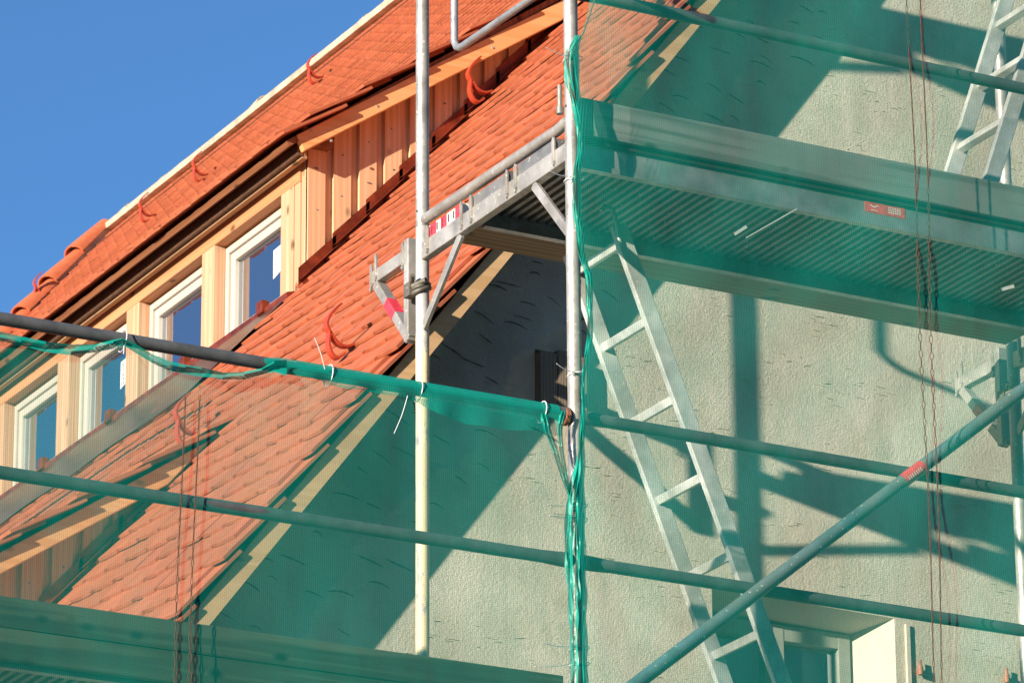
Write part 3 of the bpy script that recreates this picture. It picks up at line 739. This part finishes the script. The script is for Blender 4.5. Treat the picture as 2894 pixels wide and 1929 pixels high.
# decks of the right bay at two levels, plus the left and right deck below
def deck(x0, x1, l, wide=True):
    z0, z1 = l-.030, l+.058; ya, yb = .045, .70
    m = MB(); m.box(x0+.03, x1-.03, ya, ya+.012, z0, z1); m.box(x0+.03, x1-.03, yb-.012, yb, z0, z1); m.box(x0+.03, x1-.03, ya-.0, ya+.03, z0-.004, z0)
    m.box(x0+.03, x1-.03, yb-.03, yb, z0-.004, z0)
    dk = m.build('deck', MT_ALU, scaf)
    m = MB(); m.box(x0+.03, x1-.03, ya+.013, yb-.013, z1-.014, z1-.002); m.build('deck_sheet', MT_STEEL_D, dk)
    x = x0+.07
    while x < x1-.07:
        r = MB(); r.prism([(x-.012,ya+.013,z1-.0145),(x-.008,ya+.013,z1-.040),(x+.008,ya+.013,z1-.040),(x+.012,ya+.013,z1-.0145)], (0,yb-ya-.026,0)); r.build('deck_rib', MT_STEEL_D, dk); x += .036
    q = MB(); q.box(x0+.045, x1-.045, .031, .0435, z1-.003, z1+.018); q.build('gap_shade_strip', MT_GASKET_SHADE, dk)  # black strip painting the shadow gap between deck and toe board
    p = MB(); p.box(x0+.11, x1-.06, .765, 1.045, l+.045, l+.09); pk = p.build('plank', MT_PLANK, scaf, bevel=.004)
    for (ya_, yb_, mt) in ((.09,.36,MT_STEEL_D),(.42,.69,MT_STEEL_D)):
        q = MB(); q.box(x0-.012, x0+.028, ya_, yb_, l+.033, l+.075); q.build('deck_hook_strip', mt, dk)
    q = MB(); q.box(x0-.010, x0+.028, .765, 1.02, l+.033, l+.078); hs = q.build('deck_hook_strip', MT_WHITE, pk)
    for yy in (.80, .91, .99):
        q = MB(); q.box(x0-.0115, x0-.0095, yy-.025, yy+.02, l+.035, l+.077); q.build('red_tape', MT_RED, hs)
    for yy in (.785,.83,.87,.915,.955,.995):
        q = MB(); q.box(x0-.0135, x0-.0085, yy-.002, yy+.002, l+.042, l+.070); q.build('slot', MT_DARK, hs)
    return dk
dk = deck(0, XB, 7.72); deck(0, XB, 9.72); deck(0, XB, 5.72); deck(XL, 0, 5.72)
# sticker with white bird mark on the deck edge
s0, s1, s2, s3 = (pl(u, v, 1, .0435) for u, v in ((2444,568),(2558,589),(2558,619),(2446,597)))
m = MB(); m.prism([s0,s1,s2,s3], (0,.0012,0)); stk = m.build('red_sticker', MT_RED, dk)
def onst(a, b): return s0+(s1-s0)*a+(s3-s0)*b+np.array([0,-.0008,0])
m = MB()
for poly in ([(.09,.34),(.15,.24),(.22,.40),(.22,.50),(.15,.36)], [(.36,.30),(.29,.22),(.22,.40),(.22,.50),(.29,.34)], [(.14,.72),(.31,.72),(.31,.78),(.14,.78)]):
    m.add([onst(*p) for p in poly], [tuple(range(len(poly)))])
for r_ in range(4):
    for c_ in range(6):
        a = .56+c_*.055+random.uniform(0,.008); b_ = .18+r_*.17
        m.add([onst(a,b_),onst(a+.042,b_),onst(a+.042,b_+.09),onst(a,b_+.09)], [(0,1,2,3)])
m.build('sticker_print', MT_WHITE, stk)
# toe boards
def toe(x0, x1, z0, z1, mat, y=.0):
    m = MB(); m.box(x0, x1, y+.012, y+.040, z0, z1); return m.build('toe_board', mat, scaf, bevel=.003)
toe(.045, XB-.03, 7.793, 7.926, MT_TOE, -.002); toe(.045, XB-.03, 9.793, 9.926, MT_TOE, -.002)
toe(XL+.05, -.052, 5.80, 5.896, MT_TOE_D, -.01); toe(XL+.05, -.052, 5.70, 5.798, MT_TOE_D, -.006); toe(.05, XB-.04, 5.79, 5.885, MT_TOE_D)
# inner console brackets
def console(x, l):
    z = l+.025
    def part(name, mat=MT_STEEL, **k):
        return name, mat
    m = MB(); m.box(x-.018, x+.018, 1.195, 1.44, z-.028, z+.022); cb = m.build('console_bracket', MT_STEEL, scaf, bevel=.003)
    m = MB(); m.box(x-.02, x+.02, 1.155, 1.19, z-.33, z+.055); m.build('bracket_leg', MT_STEEL, cb, bevel=.003)
    m = MB(); m.bar((x,1.425,z-.03), (x,1.162,z-.325), (1,0,0), .036, .036); m.build('bracket_strut', MT_STEEL, cb, bevel=.002)
    s = np.array([0,1.425-1.162,.295]); s0_ = np.array([x,1.162,z-.325]); m = MB(); m.bar(s0_+s*.42, s0_+s*.66, (1,0,0), .038, .038); m.build('red_tape', MT_RED, cb)
    for y in (1.446, 1.198, 1.41):
        c = MB(); claw(c, x-.022, y, z-.03+(.0 if y != 1.41 else .028)); c.build('claw', MT_STEEL, cb)
    m = MB(); m.tube([(x+RT*1.16*math.cos(a), BW+RT*1.16*math.sin(a), z-.165+.012*math.cos(a)) for a in np.linspace(0, 2*math.pi, 22)[:-1]], .009, 8, closed=True)
    m.tube([(x+RT*1.16*math.cos(a), BW+RT*1.16*math.sin(a), z-.150+.010*math.cos(a)) for a in np.linspace(0, 2*math.pi, 22)[:-1]], .007, 8, closed=True)
    m.tube([(x-.04,BW+.03,z-.155),(x-.005,BW-.045,z-.14)], .010, 8); m.tube([(x-.032,BW+.012,z-.138),(x-.05,BW-.03,z-.125)], .008, 6)
    m.box(x-.045, x-.018, BW+.005, BW+.05, z-.185, z-.135); m.build('coupler', MT_IRON, cb, smooth=True)
for l in (7.72, 9.72): console(-.004, l); console(XB, l)
# end guard at the left end of the upper lift: a bent tube
b0 = pl(1284,-160,0,0); b1 = pl(1284,118,0,0); b2 = pl(1300,136,0,0); b3 = pl(1500,-2,0,0); b4 = b3+(b3-b2)*1.1
yv_ = (b1[1]+b0[1])/2; b0[1] = b1[1] = yv_
m = MB(); m.tube([b0, b1, (b1+b2)/2+np.array([0,.004,-.006]), b2, b3, b4], .0135, 14); eg = m.build('end_guard', MT_ALU, scaf, smooth=True)
pt = pl(1588,310,0,-.03); m = MB(); m.tube([(-.035,.018,7.862),(-.035,.018,7.955)], .009, 12); m.tube([(-.035,.018,7.852),(-.035,.018,7.876)], .013, 12); m.build('tilt_pin', MT_STEEL_D, scaf, smooth=True)

# ------------------------------------------------------------------ ladders
def ladder(label, top, bot, z_from, z_to, y_near, wid, first_rung, step, hook=False):
    d = np.array([top[0]-bot[0], 0, top[2]-bot[2]]); d /= d[2]
    base = np.array([bot[0], 0, bot[2]])
    def at_z(z): return base+d*(z-base[2])
    t = thing('ladder', label, 'ladder', tuple(at_z(z_from)+np.array([0,y_near+wid/2,0])))
    dn = d/np.linalg.norm(d); nrm = np.cross(dn, (0,1,0))
    for y in (y_near, y_near+wid):
        m = MB(); a, b = at_z(z_from), at_z(z_to); a[1] = b[1] = y; m.bar(a, b, (0,1,0), .024, .062); m.build('rail', MT_LADDER, t, bevel=.003)
    z = first_rung
    while z < z_to-.04:
        p = at_z(z); m = MB(); m.bar((p[0],y_near+.012,p[2]), (p[0],y_near+wid-.012,p[2]), dn, .030, .030); r_ = m.build('rung', MT_LADDER, t, bevel=.003); z += step
    if hook:
        p = at_z(z_to)
        for y in (y_near, y_near+wid):
            m = MB(); m.tube([(p[0]+.005,y-.014,p[2]-.10),(p[0]-.012,y-.014,p[2]+.0),(p[0]-.028,y-.014,p[2]+.045),(p[0]-.055,y-.014,p[2]+.052),(p[0]-.07,y-.014,p[2]+.03)], .0095, 8); m.build('hook', MT_STEEL, t, smooth=True)
    return t
ladder('aluminium ladder under the netted deck, leaning up to the left', pl(1750,648,1,.40), pl(2182,1850,1,.40), 5.78, 7.665, .40, .33, 6.015, .265, True)
ladder('aluminium ladder at the upper right, leaning up to the right', pl(2925,100,1,.40), pl(2812,470,1,.40), 7.79, 10.3, .40, .33, 7.842, .265)

# ------------------------------------------------------------------ debris netting
def set_uv(o, fn):
    me = o.data; uv = me.uv_layers.new(name='uv')
    co = [v.co for v in me.vertices]
    for l in me.loops: uv.data[l.index].uv = fn(co[l.vertex_index])
def uvxz(p): return (p.x+p.y*.6, p.z)
YN = -.112
def seam(net, x, z0, z1, y=YN-.003, drift=0.0, nm='seam'):
    for sgn in (-1, 1):
        m = MB(); pts = []; rad = []; z = z0; 
        while z < z1:
            ph = (z*16.5) % 1.0; op = max(0, math.sin(ph*math.pi*2))**.7 if ph < .5 else 0.0
            pts.append((x+drift*(z-z0)+.004*math.sin(z*5)+sgn*(.0009+.0062*op*(.6+.4*math.sin(z*3.7))), y, z)); z += .0055
        m.tube(pts, .0013, 5); m.build(nm, MT_SEAM, net)
# right-hand net
tie_z = [pl(1610, v, 1, 0)[2] for v in (173, 512, 1061, 1434, 1835)]
rnet = thing('scaffold_net', 'green debris net covering the right bay with the ladders behind', 'net', (1.3, -.1, 5.2))
edge_px = [(-120,1690),(0,1672),(60,1660),(105,1640),(140,1620),(200,1624),(300,1634),(420,1640),(512,1634),(620,1634),(700,1645),(780,1664),(860,1668),(960,1668),(1061,1650),(1140,1650),(1260,1646),(1340,1640),(1434,1640),(1929,1652),(2100,1656)]
edge = [(pl(u-4, v, 1, -.094)[2], pl(u-4, v, 1, -.094)[0]) for v, u in edge_px]; ez = [e[0] for e in edge][::-1]; ex = [e[1] for e in edge][::-1]
rows = []; nx = 70
for z in np.linspace(5.35, 8.62, 110):
    x0 = float(np.interp(z, ez, ex)); r = []
    near = min(abs(z-t) for t in tie_z)
    for i in range(nx):
        t = i/(nx-1); x = x0+(2.75-x0)*t**1.25
        q = x-x0; k = math.exp(-q/.07)
        y = YN+.018*math.exp(-q/.04)+.012*math.sin(x*5.1+z*1.3)*min(1, q*3)+.0055*math.sin(x*15-z*9+2*math.sin(z*3)+math.sin(x*3))*min(1, q*4)+.009*math.sin((x+z*.8)*13)*math.exp(-((q-.18)/.16)**2)*max(0, 1-near/.35)+.007*math.sin(z*14+q*24)*math.exp(-q/.10)*(1 if near > .03 else .4)+.008*math.sin(z*8-x*4+math.sin(x*6+z*2))*min(1, q*2)
        r.append((x, y, z))
    rows.append(r)
m = MB(); m.grid(rows); o = m.build('mesh_panel', MT_NET, rnet, smooth=True); set_uv(o, uvxz)
seam(rnet, 1.288, 5.4, 8.62, y=YN-.018, drift=-.004); seam(rnet, 1.312, 5.4, 8.62, y=YN-.018, drift=.007)
# bundle of net gathered along the outer post
bun = [(100,1628,1646),(143,1598,1636),(173,1593,1636),(230,1598,1639),(300,1616,1643),(360,1630,1651),(430,1631,1648),(506,1618,1640),(600,1620,1640),(702,1633,1650),(778,1652,1674),(855,1658,1676),(957,1660,1675),(1030,1648,1660),(1061,1643,1652),(1127,1644,1653),(1255,1636,1653),(1319,1624,1653),(1383,1606,1653),(1434,1598,1654),(1470,1597,1655),(1530,1595,1655),(1606,1598,1657),(1708,1606,1659),(1784,1611,1659),(1835,1613,1661),(1880,1614,1661),(1930,1613,1662),(2040,1610,1664)]
bv = [b[0] for b in bun]; rows = []
for v in np.arange(100, 2040, 9.0):
    uL = np.interp(v, bv, [b[1] for b in bun]); uR = np.interp(v, bv, [b[2] for b in bun]); r = []
    n = 19
    for i in range(n):
        t = i/(n-1); wdt = (uR-uL)/850
        y = -.040-.020*math.sin(math.pi*t)*min(1, wdt/.03)+.0055*math.sin(t*19+math.sin(v*.011)*2.2+v*.004)+.004*math.sin(t*41+v*.02)
        P = pl(uL+(uR-uL)*t+2.0*math.sin(v*.05+i), v, 1, y); r.append(P)
    rows.append(r)
m = MB(); m.grid(rows); o = m.build('gathered_edge', MT_NET3, rnet, smooth=True); set_uv(o, uvxz)
m = MB(); m.tube([pl(u, v, 1, -.052) for u, v in ((1680,0),(1668,40),(1648,95),(1608,150),(1606,185),(1622,270),(1636,340),(1643,420),(1632,500),(1640,640),(1652,720),(1668,800))], .0024, 6); m.build('edge_cord', MT_SEAM, rnet, smooth=True)
# left-hand net
lnet = thing('scaffold_net', 'green debris net hung from the top rail of the left bay', 'net', (-1.5, -.05, 5.2))
top_px = [(-700,800),(-300,900),(-60,934),(0,944),(80,963),(150,987),(220,992),(290,978),(345,966),(400,1000),(470,1028),(530,1044),(600,1062),(680,1070),(720,1062),(790,1032),(860,1062),(900,1075),(1180,1123),(1500,1178),(1535,1196),(1560,1250),(1585,1330),(1600,1390),(1612,1430)]
tp = [pl(u, v, 1, -.034) for u, v in top_px]; txx = [p[0] for p in tp]; tzz = [p[2] for p in tp]
xs_ = np.linspace(-2.95, txx[-1], 120); rows = []
for j in range(60):
    r = []
    for x in xs_:
        zt = float(np.interp(x, txx, tzz)); t = j/59; z = zt*(1-t)+5.3*t
        fold = .006*math.sin(x*9+z*2)+.010*math.sin(x*31+z*6)*math.exp(-(zt-z)/.10)
        r.append((x, -.036+fold*(.3+.7*min(1, t*8))-.012*math.sin(x*2.1+1), z))
    rows.append(r)
m = MB(); m.grid(rows); o = m.build('mesh_panel', MT_NET, lnet, smooth=True); set_uv(o, uvxz)
hem_px = [(-60,925,950),(0,936,962),(60,950,975),(130,965,995),(200,972,1003),(270,972,995),(320,960,985),(345,955,972),(372,965,990),(430,1000,1025),(480,1020,1048),(525,1030,1056),(570,1038,1064),(630,1052,1072),(690,1050,1072),(740,1040,1058),(775,1020,1050),(810,1016,1062)]
rows = []
for k in range(7):
    r = []
    for u, a, b in hem_px:
        t = k/6; P = pl(u, a+(b-a)*t, 1, -.05+.010*math.sin(t*6+u*.03)); r.append(P)
    rows.append(r)
m = MB(); m.grid(rows); o = m.build('hem', MT_NET3, lnet, smooth=True); set_uv(o, uvxz)
# hem folded over the rail and the loose flap below it
flap = [(-1.14,6.765),(-1.02,6.752),(-.95,6.748),(-.85,6.735),(-.75,6.742),(-.60,6.735),(-.52,6.70),(-.40,6.685),(-.25,6.690),(-.13,6.705),(-.05,6.69)]
rows = []; frows = []
for x in np.linspace(-1.14, -.07, 66):
    fz = float(np.interp(x, [f[0] for f in flap], [f[1] for f in flap])); r = []
    for th in np.linspace(float(np.interp(x, [-1.14, -.96], [165, 40])), 195, 9):
        a = math.radians(th); r.append((x, .0275*math.cos(a), 6.782+.0275*math.sin(a)))
    rows.append(r)
    frows.append([(x, -.030-.006*math.sin(t*3)+.007*math.sin(x*40)*t, (6.784)*(1-t)+(fz-.004)*t) for t in np.linspace(0, 1, 8)])
m = MB(); m.grid(rows); o = m.build('folded_hem', MT_NET2, lnet, smooth=True); set_uv(o, uvxz)
m = MB(); m.grid(frows); o = m.build('loose_flap', MT_NET_F, lnet, smooth=True); set_uv(o, uvxz)
for path, wd in ((((1535,1168),(1548,1215),(1572,1280),(1592,1345),(1612,1400)), 22), (((1592,1160),(1583,1205),(1586,1260),(1598,1330),(1610,1390)), 17), (((1500,1205),(1545,1228),(1580,1250)), 14)):
    rows = []; P = smooth_path([np.array(p, float) for p in path], 6)
    for i, (u, v) in enumerate(P):
        t = i/(len(P)-1); w_ = wd*(1-.45*t); rows.append([pl(u+w_*(k/6-.5), v, 1, -.045+.006*math.sin(k*2.1+i*.3)) for k in range(7)])
    m = MB(); m.grid(rows); o = m.build('loose_fold', MT_NET2, lnet, smooth=True); set_uv(o, uvxz)
seam(lnet, -1.437, 5.4, 6.62, y=-.037, drift=.014); seam(lnet, -1.388, 5.4, 6.63, y=-.037, drift=.014)

# ------------------------------------------------------------------ cable ties
def tie_post(v, uv_tail, label, r=.031):
    P = pl(1622+v*.008, v, 1, 0); t = thing('cable_tie', label, 'cable tie', (0, 0, P[2]), 'white cable ties on the scaffold')
    m = MB(); pts = [(.002+r*1.0*math.cos(a), -.006+r*1.25*math.sin(a), P[2]+.004*math.cos(a)) for a in np.linspace(0, 2*math.pi, 25)[:-1]]
    m.tube(pts, .0017, 6, closed=True); m.build('loop', MT_TIE, t, smooth=True)
    a = np.array([-.024, -.03, P[2]]); b = pl(*uv_tail, 1, -.05); mid = (a+b)/2+np.array([0,0,-.006])
    m = MB(); m.tube(smooth_path([a, mid, b], 5), .0014, 6); m.box(a[0]-.005, a[0]+.004, a[1]-.006, a[1]+.002, a[2]-.004, a[2]+.004); m.build('tail', MT_TIE, t, smooth=True)
    return t
tie_post(173, (1545,135), 'white cable tie gathering the net at the very top of the outer post')
tie_post(512, (1553,483), 'white cable tie on the outer post just below the deck edge')
tie_post(1061, (1573,1027), 'white cable tie round the bare shiny stretch of outer post before the niche', .028)
tie_post(1434, (1548,1425), 'white cable tie where the two nets come together, upper of a pair')
tie_post(1474, (1553,1455), 'white cable tie where the two nets come together, lower of a pair')
tie_post(1835, (1533,1815), 'white cable tie with slanting tail just above the foot of the bundled net')
tie_post(1880, (1512,1882), 'lowest white cable tie on the bundled net, tail straight out')
def tie_rail(u, v, tail, label, r=.032):
    P = pl(u, v, 1, 0); z = 6.776; t = thing('cable_tie', label, 'cable tie', (P[0], 0, z), 'white cable ties on the scaffold')
    m = MB(); pts = [(P[0]+.004*math.sin(a), -.004+r*math.cos(a), z+r*1.15*math.sin(a)) for a in np.linspace(0, 2*math.pi, 25)[:-1]]; m.tube(pts, .0018, 6, closed=True); m.build('loop', MT_TIE, t, smooth=True)
    if tail:
        a = pl(*tail[0], 1, -.04); b = pl(*tail[1], 1, -.07); m = MB(); m.tube(smooth_path([a, (a+b)/2+np.array([.004,0,0]), b], 5), .0015, 6); m.build('tail', MT_TIE, t, smooth=True)
tie_rail(345, 960, ((345,965),(349,1000)), 'white cable tie at the sagging net edge before the dormer windows')
tie_rail(927, 1060, ((918,1043),(889,954)), 'white cable tie with upright tail on the netted rail before the roof verge')
tie_rail(1180, 1103, ((1152,1118),(1114,1224)), 'white cable tie on the netted rail next to the cream post, tail hanging')
tie_rail(1530, 1165, None, 'white cable tie on the netted rail left of the outer post')
# torn scraps of tape under the deck
for (a, b, wd, lab) in (((2076,662),(2110,640),.010,'short scrap of white tape hanging under the deck'), ((2108,672),(2252,590),.0035,'long thin white strip hanging under the deck'), ((2830,818),(2866,808),.012,'scrap of white tape under the deck at the far right')):
    P, Q = pl(*a, 1, .03), pl(*b, 1, .03); m = MB(); m.bar(P, Q, (0,0,1), wd, .0008); o = m.build('tape_scrap', MT_WHITE); tag(o, lab, 'tape scrap', 'tape scraps under the deck')
